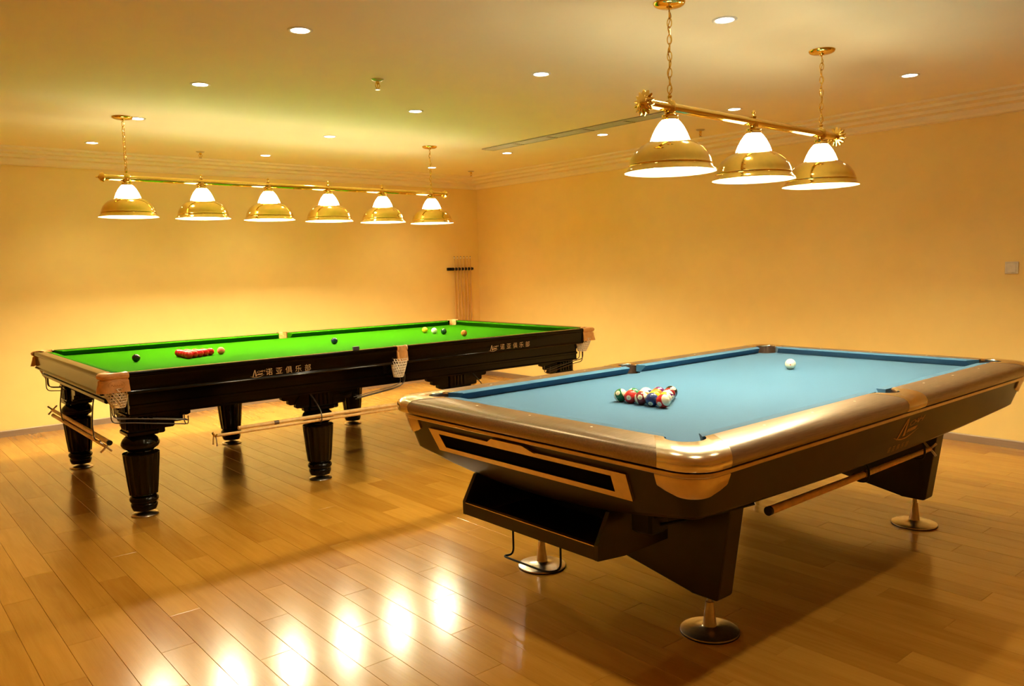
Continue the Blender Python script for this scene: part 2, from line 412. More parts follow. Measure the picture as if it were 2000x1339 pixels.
for sx in (1, -1):
    for sy in (1, -1):
        inn = [(LI - .05, WI)] + arc(CPX, CPY, CR + .004, 155, -65, 12) + [(LI, WI - .04)]
        out = [(SL - PLT * 1.35, SW)] + arc(SL - .05, SW - .045, .05, 88, 2, 8) + [(SL, SW - PLT * .55)]
        pl = strip(inn, out, PP, 24, 'pocket_plate', M_TAN, snk, sx, sy)
        net(pl, sx * (CPX + .012), sy * (CPY + .012), .066, .034, .778, .668, -sx * .012, -sy * .010)
        for k, (dx, z) in enumerate(((-.016, .60), (0, .575), (.016, .60))):
            ox, oy = sx * (CPX + .022 + (.012 if k == 1 else 0)), sy * (CPY - .05 + .02 * k)
            rod(pl, [(ox, oy, .68), (ox, oy, z), (ox - sx * .10, oy, z - .01), (ox - sx * .40, oy, z - .06)])
        ex, ey = sx * (CPX - .37), sy * (CPY - .03)
        rod(pl, [(ex, ey - .035, .57), (ex, ey - .03, .515), (ex, ey + .04, .515), (ex, ey + .035, .57)], .003, 'rail_stop')
for sy in (1, -1):
    inn = [(-.046, WI)] + arc(0, SPY, SR + .003, 170, 10, 10) + [(.046, WI)]
    out = [(-.041, SW), (.041, SW)]
    pl = strip(inn, out, PP, 14, 'pocket_plate', M_TAN, snk, 1, sy)
    net(pl, -.018, sy * (SPY + .018), .058, .032, .778, .652, -.012, sy * .004)
    for k in range(3):
        oy = sy * (SPY + .025 - .022 * k); z = .60 - (.012 if k == 1 else 0)
        rod(pl, [(.018 - .02 * (k == 2), oy, .665), (.016, oy, z), (-.06, oy, z - .02), (-.36, oy, .545 - .012 * (k == 1))])
    rod(pl, [(-.345, sy * (SPY + .03), .56), (-.345, sy * (SPY - .03), .56)], .003, 'rail_stop')
# stamped oval mark on the plate nearest the camera
def plate_mark(u, v): return (-SL + .030 + u, -SW - .0035 + .05 * max(0, -(u + .0)) , .805 + v)
AW = SW - .075; AL = SL - .06           # apron planes
def apron_profile(d): return [(d - .03, .740), (d, .740), (d, .668), (d + .012, .664), (d + .012, .650), (d, .646), (d, .612), (d + .006, .606), (d + .006, .598), (d - .03, .598)]
for sy in (1, -1):
    MB().prism([(sy * a, z) for a, z in apron_profile(AW)], 'x', -1.755, 1.755).build('side_apron', M_LACQ, snk, smooth=30)
for sx in (1, -1):
    q = [(AL - .03, .740), (AL + .012, .740), (AL + .012, .712), (AL + .022, .706), (AL + .022, .690), (AL + .012, .684), (AL - .03, .684)]
    MB().prism([(sx * a, z) for a, z in q], 'y', -AW + .045, AW - .045).build('end_apron', M_LACQ, snk, smooth=30)
    q = [(AL - .20, .740), (AL - .16, .740), (AL - .16, .605), (AL - .20, .605)]
    MB().prism([(sx * a, z) for a, z in q], 'y', -.70, .70).build('inner_apron', M_LACQ, snk, smooth=30)
# legs
LX, LY = (1.678, .560), .789
def leg_mesh():
    mb = MB()
    b = .079
    for (h, z0, z1) in ((b, .478, .738), (b + .008, .478, .505), (b + .010, .595, .612)):
        mb.cbox(-h, h, -h, h, z0, z1, .006)
    for a in range(4):                                   # reeded pilaster on each face
        c, s_ = math.cos(a * PI / 2), math.sin(a * PI / 2)
        for u in (-.045, -.015, .015, .045):
            prof = arc(0, 0, .011, 0, 360, 8)[:-1]
            mb.loft([[((b + q[0] * .7) * c - (u + q[1]) * s_, (b + q[0] * .7) * s_ + (u + q[1]) * c, z) for q in prof] for z in (.515, .588)], True, True)
            mb.loft([[((b + q[0] * .7) * c - (u + q[1]) * s_, (b + q[0] * .7) * s_ + (u + q[1]) * c, z) for q in prof] for z in (.618, .735)], True, True)
    mb.lathe([(.068, .479), (.070, .474), (.078, .468), (.094, .452), (.104, .432), (.104, .418), (.094, .402), (.076, .391), (.070, .385), (.072, .380)], 40)
    def flute(r, z, a):
        if .128 < z < .366: return r * (1 - .055 * (.5 - .5 * math.cos(16 * a)) ** .6)
        return r
    mb.lathe([(.072, .380), (.092, .376), (.100, .371), (.101, .367), (.1005, .364), (.098, .33), (.092, .27), (.086, .20), (.079, .14), (.0775, .131), (.0775, .127), (.068, .122), (.066, .118), (.072, .113), (.079, .101), (.079, .090), (.071, .079), (.067, .075), (.072, .068), (.072, .055), (.064, .034), (.050, .032)], 96, cap1=True, rfun=flute)
    return mb.mesh('leg')
lm = leg_mesh(); lm.materials.append(M_LACQ); lm.shade_smooth(); lm.set_sharp_from_angle(angle=math.radians(40))
fm = MB().lathe([(.012, .034), (.012, .022), (.022, .020), (.055, .015), (.074, .008), (.077, .004), (.070, .003), (.045, .0), (.001, .0)], 28).mesh('foot'); fm.materials.append(M_STEEL); fm.shade_smooth(); fm.set_sharp_from_angle(angle=math.radians(40))
# stepped brackets beside the legs (one shared mesh, mirrored by scale)
BR = [(0, .600), (.195, .600), (.195, .572), (.180, .564), (.150, .564), (.150, .540), (.138, .532), (.100, .532), (.100, .512), (.09, .505), (.045, .505), (.045, .484), (.036, .478), (0, .478)]
brm = MB().prism(BR, 'y', -.016, .016).mesh('bracket'); brm.materials.append(M_LACQ)
for ix, x in enumerate((-LX[0], -LX[1], LX[1], LX[0])):
    for sy in (1, -1):
        lo = bpy.data.objects.new('leg', lm); C.objects.link(lo); lo.parent = snk; lo.location = (x, sy * LY, 0)
        fo = bpy.data.objects.new('foot', fm); C.objects.link(fo); fo.parent = lo
        for d in (1, -1):
            if abs(x + d * .2) > AL: continue
            b = bpy.data.objects.new('bracket', brm); C.objects.link(b); b.parent = lo; b.location = (d * .079, sy * .045, 0); b.scale = (d, 1, 1)
        if abs(x) > 1:
            b = bpy.data.objects.new('bracket', brm); C.objects.link(b); b.parent = lo; b.location = (.045 * (1 if x > 0 else -1), -sy * .079, 0); b.rotation_euler = (0, 0, -sy * PI / 2)
# gold lettering on the near rail
for (ex, tx) in ((-1.038, -.832), (.806, 1.025)):
    yy = -.9780
    flat_print('emblem', emblem(.092), M_GOLD, snk, lambda u, v, ex=ex: (ex + u, yy - .0015, .775 + v * .62))
    for shp in club_text(.046, .064): flat_print('character', [shp], M_GOLD, snk, lambda u, v, tx=tx: (tx + u, yy - .0015, .778 + v))
vs, fs = text_mesh('Noah', .034, .3)
flat_print('stamp', [(vs, fs), stroke(arc(0, 0, .05, 0, 360, 24), .002)], M_LOGO, snk, lambda u, v: (-1.832 + u * .85, -SW - .0085, .796 + v * (.42 if False else .55)))
# hooks under the end of the table that carry the rests
for y in (.12, -.72):
    rod(snk, [(-1.852, y + .16, .690), (-1.868, y + .13, .660), (-1.902, y + .03, .560), (-1.902, y, .462), (-1.862, y, .452), (-1.852, y, .478)], .004, 'rest_hook')
for x in (-.66, .66):
    rod(snk, [(x, -.90, .60), (x, -.955, .57), (x, -1.050, .50), (x, -1.052, .434), (x, -1.0, .432), (x, -.985, .458)], .004, 'rest_hook')

# rests and long cues hung under the snooker table
def stick(name, p0, p1, r0, r1, label, head=None, ferrule=None, cat='rest', m=None):
    """a tapered stick from butt p0 to tip p1"""
    p0, p1 = Vector(p0), Vector(p1); root = empty(name, p0); L = (p1 - p0)
    MB().tube([L * t for t in (0, .3, .7, 1)], 0, 16, radii=[r0 + (r1 - r0) * t for t in (0, .3, .7, 1)]).build('shaft', m or M_CUE, root)
    MB().tube([L * -.006, L * .004], r0 * 1.06, 16).build('butt_cap', M_BLACK, root)
    if ferrule: MB().tube([L * ferrule, L * (ferrule + .012)], (r0 + (r1 - r0) * ferrule) * 1.12, 16).build('joint_ring', M_CUED, root)
    t = L.normalized(); u = Vector((0, 0, 1)); u = (u - t * u.dot(t)).normalized(); v = t.cross(u)
    if head == 'cross':
        for sg in (1, -1):
            a = (u + sg * v).normalized()
            MB().tube([L - a * .040, L - a * .02 + t * .004, L + a * .02 + t * .004, L + a * .040], .0055, 8).build('cross_arm', M_STEEL, root)
    if head == 'spider':
        MB().tube([L - v * .035 + u * .012, L - v * .018, L + v * .018, L + v * .035 + u * .012], .005, 8).build('spider_arch', M_BRASS, root)
        for sg in (-1, 1):
            MB().tube([L + v * .018 * sg, L + v * .028 * sg - u * .03, L + v * .030 * sg - u * .055], .0035, 8, radii=[.004, .0035, .006]).build('spider_leg', M_STEEL, root)
        MB().tube([L, L + u * .022 + t * .01], .004, 8).build('spider_notch', M_BRASS, root)
    tag(root, label, cat)
    return root
stick('long_rest', (1.35, -1.022, .468), (-1.19, -1.022, .470), .0165, .0115, 'long wooden rest stick with dark joint ring hung along the snooker table side', ferrule=.90)
stick('spider_rest', (1.10, -1.012, .4405), (-1.335, -1.035, .447), .012, .0085, 'thin wooden spider rest with hooked metal head below the long rest stick', head='spider')
stick('cross_rest', (-1.874, -.93, .478), (-1.876, .55, .480), .014, .0105, 'wooden cross rest under the snooker table end, cross head towards the wall', head='cross')
stick('half_butt_rest', (-1.888, .47, .4535), (-1.886, -.90, .4535), .0115, .009, 'wooden rest under the snooker table end with cross head at the near leg', head='cross')

# chalk on the near rail
ch = tag(MB().cbox(-.365, -.325, -.972, -.948, SZ, SZ + .024, .002).build('chalk_cube', M_CHALK), 'dark chalk cube on the near rail of the snooker table', 'chalk')

# snooker balls
def ball_mat(name, col): return mat(name, col, .06, var=.0, ior=1.5, coat=.3)
BR_ = .02625
sball = MB().sphere(BR_, 28, 16).mesh('snooker_ball'); sball.shade_smooth()
def snook(col, x, y, label, m, group=None):
    me = sball.copy(); me.materials.append(m)
    o = bpy.data.objects.new('snooker_ball', me); C.objects.link(o); o.location = (x, y, BZ + BR_)
    return tag(o, label, 'ball', group)
MR = ball_mat('ball_red', (.62, .012, .010))
snook('', -1.4605, 0, 'black snooker ball nearest the end of the green table', ball_mat('ball_black', (.006, .006, .006)))
snook('', -.892, 0, 'pink snooker ball beside the triangle of reds', ball_mat('ball_pink', (.85, .19, .13)))
snook('', 0, 0, 'dark blue snooker ball alone at the middle of the green table', ball_mat('ball_blue', (.006, .02, .055)))
snook('', 1.0475, -.292, 'brown orange snooker ball near the far end of the green table', ball_mat('ball_brown', (.50, .16, .02)))
snook('', 1.0475, 0, 'dark green snooker ball between the white and brown balls', ball_mat('ball_green', (.005, .05, .012)))
snook('', 1.0475, .145, 'white snooker cue ball between the yellow and green balls', ball_mat('ball_white', (.85, .80, .62)))
snook('', 1.0475, .292, 'yellow snooker ball at the far side of the line of four', ball_mat('ball_yellow', (.85, .52, .02)))
ORD = ['first', 'second', 'third', 'fourth', 'fifth', 'sixth']
for row in range(5):
    for k in range(row + 1):
        x = -.892 - .0556 - .020 - row * 2.02 * BR_ * math.sqrt(3) / 2; y = (k - row / 2) * 2.02 * BR_
        lab = 'red snooker ball at the apex of the triangle, next to the pink' if row == 0 else 'red snooker ball, %s row from the pink, %s from the near side' % (ORD[row], ORD[k])
        snook('', x, y, lab, MR, 'triangle of red snooker balls')

# ================================================================== POOL TABLE
PZ = .8335; PB = .794                   # rail top, bed
pool = tag(empty('pool_table', (.3472, -3.4508, 0), .0104), 'pool table with blue cloth, polished corner castings and espresso body', 'pool table')
QL, QW = 1.32, .685                     # back line of cushions
OL, OW = 1.462, .838                    # outer rail edge
pcx, pcy, pr = 1.287, .652, .060
spy, sr = .690, .056
MB().prism(bed_outline(QL, QW, (pcx, pcy), pr, spy, sr), 'z', PB - .04, PB).build('cloth_bed', M_BLUE, pool, smooth=0)
for sy in (1, -1):
    for (a, b, c0_, c1_) in ((-1.27 + .080, -.066, .048, .022), (.066, 1.27 - .080, .022, .048)):
        cushion(pool, M_BLUE, (a, sy * .635), (b, sy * .635), 0, sy, c0_, c1_, PB, PZ - .006, PZ - .001, QW - .635)
for sx in (1, -1):
    cushion(pool, M_BLUE, (sx * 1.27, -.635 + .080), (sx * 1.27, .635 - .080), sx, 0, .048, .048, PB, PZ - .006, PZ - .001, QL - 1.27)
PR = [(0, PZ - .001), (.05, PZ), (.45, PZ), (.72, PZ - .004), (.88, PZ - .011), (.96, PZ - .020), (1, PZ - .032), (1, PZ - .046), (.985, PZ - .056), (.955, PZ - .063), (.90, PZ - .065), (.0, PZ - .065)]
PRC = [(0, PZ - .002), (.04, PZ + .001), (.45, PZ + .0015), (.72, PZ - .0025), (.88, PZ - .0095), (.962, PZ - .019), (1.008, PZ - .032), (1.008, PZ - .046), (.99, PZ - .057), (.955, PZ - .0635), (.90, PZ - .0655), (0, PZ - .0655)]
RO = .115                               # outer corner radius
CI, CO = 1.185, 1.30                    # where corner castings start, inside and outside (long side)
EI, EO = .555, .68                      # the same on the short side
SI, SO = .105, .085                     # half widths of the side castings
for sx in (1, -1):
    strip([(QL, -EI), (QL, EI)], [(OL, -EO), (OL, EO)], PR, 2, 'end_rail', M_RAILP, pool, sx, 1)
    for sy in (1, -1):
        strip([(SI, QW), (CI, QW)], [(SO, OW), (CO, OW)], PR, 2, 'side_rail', M_RAILP, pool, sx, sy)
        inn = [(CI, QW)] + arc(pcx, pcy, .066, 150, -60, 16) + [(QL, EI)]
        out = [(CO, OW)] + arc(OL - RO, OW - RO, RO, 90, 0, 12) + [(OL, EO)]
        strip(inn, out, PRC, 36, 'corner_casting', M_CHROME, pool, sx, sy)
for sy in (1, -1):
    strip([(-SI, QW)] + arc(0, spy + .006, .063, 190 - 12, -10 + 12, 14) + [(SI, QW)], [(-SO, OW), (SO, OW)], PRC, 26, 'side_casting', M_CHROME, pool, 1, sy)
# pocket liners
def liner(cx, cy, r, a0, a1, name='pocket_liner'):
    mb = MB()
    up = arc(cx, cy, r, a0, a1, 16); full_ = arc(cx, cy, r, 0, 360, 28)[:-1]
    mb.loft([[(x, y, z) for x, y in up] for z in (PB - .03, PZ - .008)], closed=False)
    low = [[(cx + (x - cx) * k, cy + (y - cy) * k, z) for x, y in full_] for k, z in ((.97, PB - .006), (.95, .72), (.80, .675), (.3, .660))]
    mb.loft(low, False, True)
    return mb.build(name, M_LEATH, pool, smooth=40)
for sx in (1, -1):
    for sy in (1, -1):
        b0 = math.degrees(math.atan2(sy, sx)); liner(sx * pcx, sy * pcy, .0635, b0 - 105, b0 + 105)
for sy in (1, -1): liner(0, sy * (spy + .006), .0605, sy * 90 - 88, sy * 90 + 88)
# sights
sg = MB().lathe([(.0001, .0008), (.004, .0006), (.0052, 0)], 14).mesh('sight'); sg.materials.append(M_IVORY)
def sight(x, y):
    o = bpy.data.objects.new('sight', sg); C.objects.link(o); o.parent = pool; o.location = (x, y, PZ)
for sy in (1, -1):
    for k in (-3, -2, -1, 1, 2, 3): sight(k * .3175, sy * .729)
for sx in (1, -1):
    for k in (-1, 0, 1): sight(sx * 1.364, k * .3175)
# body: tapering hull with a bowed lower edge
def rrect(L, W, r, ns=14, nc=8):
    """points with outward normal and depth factor, going round"""
    out = []
    def side(p, q, n, nx, ny, key):
        for k in range(n):
            t = k / n; out.append((p[0] + (q[0] - p[0]) * t, p[1] + (q[1] - p[1]) * t, nx, ny, key, 2 * t - 1))
    def corner(cx, cy, a0):
        for k in range(nc):
            a = math.radians(a0 + 90 * k / nc); out.append((cx + r * math.cos(a), cy + r * math.sin(a), math.cos(a), math.sin(a), 'c', 0))
    side((-L + r, -W), (L - r, -W), ns, 0, -1, 'l'); corner(L - r, -W + r, -90)
    side((L, -W + r), (L, W - r), ns, 1, 0, 'e'); corner(L - r, W - r, 0)
    side((L - r, W), (-L + r, W), ns, 0, 1, 'l'); corner(-L + r, W - r, 90)
    side((-L, W - r), (-L, -W + r), ns, -1, 0, 'e'); corner(-L + r, -W + r, 180)
    return out
HL, HWd, HT = 1.428, .806, .744
TAP = .36
def zlow(key, t): return .600 if key == 'c' else .600 - (.034 if key == 'l' else .070) * (1 - t * t)
per = rrect(HL, HWd, .105)
rings = []
for k in (0, .02, .5, .94, 1.0):
    rg = []
    for x, y, nx, ny, key, t in per:
        zb = zlow(key, t); z = HT + (zb - HT) * min(k, 1) - (0 if k < 1 else .004)
        ins = TAP * (HT - z) + (0 if k < 1 else .012)
        rg.append((x - nx * ins, y - ny * ins, z))
    rings.append(rg)
rings.append([(x * .93, y * .90, .60) for x, y, *_ in per])
MB().loft(rings, True, True).build('body', M_LACQ_P, pool, smooth=30)
# trim band under the rail
pt = rrect(HL + .008, HWd + .008, .112)
MB().loft([[(x - nx * d, y - ny * d, z) for x, y, nx, ny, *_ in pt] for d, z in ((.02, .7575), (.002, .7575), (0, .7560), (0, .746), (.002, .7435), (.02, .7435))], True, True).build('trim_band', M_TRIM, pool, smooth=30)
# corner caps below the trim
def capshell(sx, sy):
    pts = []
    r = .105; cx, cy = HL - r, HWd - r
    path = [(cx - .055 + .0275 * k, cy + r, 0, 1) for k in range(2)] + [(cx + r * math.cos(math.radians(90 - 90 * k / 12)), cy + r * math.sin(math.radians(90 - 90 * k / 12)), math.cos(math.radians(90 - 90 * k / 12)), math.sin(math.radians(90 - 90 * k / 12))) for k in range(13)] + [(cx + r, cy - .0275 * k, 1, 0) for k in (1, 2)]
    n = len(path); rows = []
    for i, (x, y, nx, ny) in enumerate(path):
        t = 2 * i / (n - 1) - 1; zb = .7425 - .070 * (1 - abs(t) ** 6 * .25) + .012 * t * t
        col = []
        for z, off in ((.7425, -.006), (.7425, .005), (.738, .007), (zb + .005, .007), (zb, .005), (zb, -.006)):
            ins = TAP * (HT - z) - off; col.append((sx * (x - nx * ins), sy * (y - ny * ins), z))
        rows.append(col)
    return MB().loft(rows, True, True).build('corner_cap', M_TRIM, pool, smooth=40)
for sx in (1, -1):
    for sy in (1, -1): capshell(sx, sy)
# ball return window in each end, with its frame
def endpt(u, z, off=0): return (-(HL - TAP * (HT - z)) - off, u, z)
def fr_quad(name, pts, m, parent, t=.010):
    """pts: (y,z) polygon on the sloping end, made t proud"""
    mb = MB(); n = len(pts); a = [endpt(y, z, -.004) for y, z in pts]; b = [endpt(y, z, t) for y, z in pts]
    mb.add(a + b, [list(range(n))[::-1], [n + i for i in range(n)]] + [[i, (i + 1) % n, n + (i + 1) % n, n + i] for i in range(n)])
    return mb.build(name, m, parent, smooth=0)
FO = [(.575, .716), (-.525, .716), (-.525, .620), (.545, .620)]
FI = [(.510, .698), (-.455, .698), (-.455, .640), (.490, .640)]
fr_quad('return_opening_shade', FI, M_OPEN_SHADE, pool, .0015)  # shallow panel, no real hole: the dark depth is painted in black
for i, nm in enumerate(('frame_top', 'frame_side', 'frame_bottom', 'frame_side')):
    j = (i + 1) % 4
    fr_quad(nm, [FO[i], FO[j], FI[j], FI[i]], M_TRIM, pool, .010)
fr_quad('frame_ornament', [(.185, .712), (.145, .734), (-.035, .734), (-.095, .712), (-.04, .700), (.14, .700)], M_TRIM, pool, .014)
# ball tray under the end
tr = MB().box(-1.345, -1.03, -.345, .345, .372, .384).build('tray', M_LACQ_P, pool, smooth=0)
MB().prism([(-1.405, .383), (-1.398, .380), (-1.34, .374), (-1.34, .384), (-1.388, .390), (-1.388, .430), (-1.405, .430)], 'y', -.36, .36).build('tray_front', M_LACQ_P, tr, smooth=0)
MB().box(-1.406, -1.387, -.36, .36, .4305, .4335).build('tray_edging', M_TRIM, tr, smooth=0)
for sy in (1, -1):
    MB().prism([(-1.405, .382), (-1.405, .436), (-1.345, .540), (-1.03, .560), (-1.03, .372), (-1.27, .368)], 'y', sy * .3605, sy * .378).build('tray_side', M_LACQ_P, tr, smooth=0)
MB().box(-1.05, -1.03, -.36, .36, .372, .56).build('tray_back', M_BLACK, tr, smooth=0)
# wire hanger below the tray
rod(pool, [(-1.205, .30, .375), (-1.205, .30, .178), (-1.238, .334, .172), (-1.232, .066, .172), (-1.182, .038, .176), (-1.182, .038, .375)], .0045, 'rack_hanger', M_BLACK)
# gully box and rods beside the tray
MB().cbox(-1.30, -1.20, -.52, -.43, .475, .575, .01).build('gully_box', M_BLACK, pool)
rod(pool, [(-1.25, -.50, .50), (-1.18, -.66, .555), (-1.0, -.72, .57)], .006, 'gully_rod', M_BLACK)
rod(pool, [(-1.28, -.50, .535), (-1.24, -.66, .575), (-1.1, -.72, .585)], .006, 'gully_rod', M_BLACK)
# legs: tapering end panels with a low arch, levelling feet
def leg_panel(x):
    q = [(-.600, .600), (-.535, .155), (-.525, .146), (-.415, .146), (-.405, .150), (-.05, .215), (.05, .215), (.405, .150), (.415, .146), (.525, .146), (.535, .155), (.600, .600)]
    o = MB().prism(q, 'x', x - .045, x + .045).build('leg_panel', M_LACQ_P, pool, smooth=0)
    bv = o.modifiers.new('edge', 'BEVEL'); bv.width = .006; bv.segments = 2
    for y in (-.465, .465):
        ft = MB().lathe([(.0105, .150), (.0105, .118), (.015, .1175), (.0155, .112), (.0165, .108), (.026, .026), (.031, .022), (.06, .0175), (.10, .0125), (.109, .009), (.110, .005), (.110, .0045)], 40, x, y).build('levelling_foot', M_STEEL, o, smooth=30)
        MB().lathe([(.0001, .0045), (.111, .0045), (.111, 0), (.0001, 0)], 40, x, y).build('foot_pad', M_BLACK, o, smooth=30)
leg_panel(-.893); leg_panel(.893)
# printed emblem and lettering on the near side
def sidept(u, z): return (u, -(HWd - TAP * (HT - z)) - .0015, z)
flat_print('emblem', emblem(.235), M_GOLD2, pool, lambda u, v: sidept(.035 + u, .677 + v * .5))
for shp in club_text(.028, .041): flat_print('character', [shp], M_GOLD2, pool, lambda u, v: sidept(.010 + u, .600 + v))
# clips below the near side for the bridge stick
for x in (-.20, .33):
    rod(pool, [(x, -.70, .585), (x, -.735, .55), (x, -.735, .492), (x, -.69, .484), (x, -.668, .51)], .005, 'stick_clip', M_BLACK)
# bridge stick
c_, s_ = math.cos(.0104), math.sin(.0104)
def pw(x, y, z): return (.3472 + c_ * x - s_ * y, -3.4508 + s_ * x + c_ * y, z)
stick('bridge_stick', pw(-.872, -.700, .5125), pw(.47, -.700, .507), .0155, .0105, 'wooden bridge stick slung under the near side of the blue pool table', head='cross', ferrule=.52, cat='bridge stick')

# pool balls
def pool_ball_mat(num, col, stripe):
    m = bpy.data.materials.new('pool_ball_%d' % num); n, l, b = nodes(m)
    b.inputs['Roughness'].default_value = .05; b.inputs['Coat Weight'].default_value = .3
    cream = (.86, .78, .56)
    tc = n.new('ShaderNodeTexCoord'); sp = n.new('ShaderNodeSeparateXYZ'); l.new(tc.outputs['Object'], sp.inputs[0])
    ab = n.new('ShaderNodeMath'); ab.operation = 'ABSOLUTE'; l.new(sp.outputs['Z'], ab.inputs[0])
    gt = n.new('ShaderNodeMath'); gt.operation = 'GREATER_THAN'; gt.inputs[1].default_value = .0155 if stripe else 1.; l.new(ab.outputs[0], gt.inputs[0])
    ax = n.new('ShaderNodeMath'); ax.operation = 'ABSOLUTE'; l.new(sp.outputs['X'], ax.inputs[0])
    g2 = n.new('ShaderNodeMath'); g2.operation = 'GREATER_THAN'; g2.inputs[1].default_value = .0265; l.new(ax.outputs[0], g2.inputs[0])
    mxm = n.new('ShaderNodeMath'); mxm.operation = 'MAXIMUM'; l.new(gt.outputs[0], mxm.inputs[0]); l.new(g2.outputs[0], mxm.inputs[1])
    mx = n.new('ShaderNodeMix'); mx.data_type = 'RGBA'; mx.inputs[6].default_value = (*col, 1); mx.inputs[7].default_value = (*cream, 1)
    l.new(mxm.outputs[0], mx.inputs[0]); l.new(mx.outputs[2], b.inputs['Base Color'])
    return m
PBR = .02858
pbm = MB().sphere(PBR, 36, 20).mesh('pool_ball'); pbm.shade_smooth()
PC = {1: (.85, .50, .02), 2: (.012, .03, .14), 3: (.62, .015, .012), 4: (.12, .015, .12), 5: (.80, .19, .03), 6: (.01, .16, .05), 7: (.22, .015, .02), 8: (.008, .008, .008)}
CN = {1: 'yellow', 2: 'navy blue', 3: 'red', 4: 'purple', 5: 'orange', 6: 'green', 7: 'maroon', 8: 'black'}
def pool_ball(num, x, y, rot, label):
    k = num if num <= 8 else num - 8
    me = pbm.copy(); me.materials.append(pool_ball_mat(num, PC[k], num > 8))
    o = bpy.data.objects.new('pool_ball', me); C.objects.link(o); o.location = pw(x, y, PB + PBR); o.rotation_euler = rot
    for sg in (1, -1):
        vs, fs = text_mesh(str(num), .0105 if num < 10 else .0085)
        q = []
        for v in vs:
            u_, w_ = v[0] / PBR, v[1] / PBR
            d = Vector((sg, sg * u_, w_)).normalized() * (PBR + .00012); q.append(tuple(d))
        flat_print('numeral', [(vs, fs)], M_BLACK, o, (lambda it: (lambda u, v: next(it)))(iter(q)))
    tag(o, label, 'ball', 'racked pool balls')
RK = [(-.747 + (4 - r) * PBR * 2.01 * math.sqrt(3) / 2, (r / 2 - k) * PBR * 2.01 - .018, r, k) for r in range(4, -1, -1) for k in range(r + 1)]
NUM = [14, 3, 15, 2, 11,   6, 13, 1, 9,   10, 5, 12,   4, 7,  8]
random.seed(11)
for (x, y, r, k), num in zip(RK, NUM):
    kk = num if num <= 8 else num - 8
    st = 'striped ' if num > 8 else ''
    where = {4: 'in the front row of the rack', 3: 'in the second row of the rack', 2: 'in the middle row of the rack', 1: 'in the two ball row of the rack', 0: 'at the far tip of the rack'}[r]
    rot = {14: (1.0, .5, 0.2), 15: (1.25, .3, .5), 11: (1.2, -.35, .1), 2: (.2, .55, PI / 2 + 2.0), 9: (1.3, .2, .4)}.get(num, (random.uniform(-1, 1), random.uniform(-1, 1), random.uniform(0, 6)))
    pool_ball(num, x, y, rot, '%s %spool ball %s' % (CN[kk], st, where))
me = pbm.copy(); me.materials.append(ball_mat('cue_ball_white', (.88, .84, .58)))
cb = bpy.data.objects.new('cue_ball', me); C.objects.link(cb); cb.location = pw(.635, .099, PB + PBR)
tag(cb, 'white cue ball with red dot alone on the blue cloth', 'ball')
dv = (CAM - cb.location).normalized()
dot = MB().lathe([(.0001, .0003), (.0022, .0002), (.0032, -.0002)], 16).build('red_dot', ball_mat('dot_red', (.5, .02, .02)), cb)
dd = (dv + Vector((0, 0, -.12))).normalized(); dot.rotation_euler = dd.to_track_quat('Z', 'Y').to_euler(); dot.location = dd * PBR

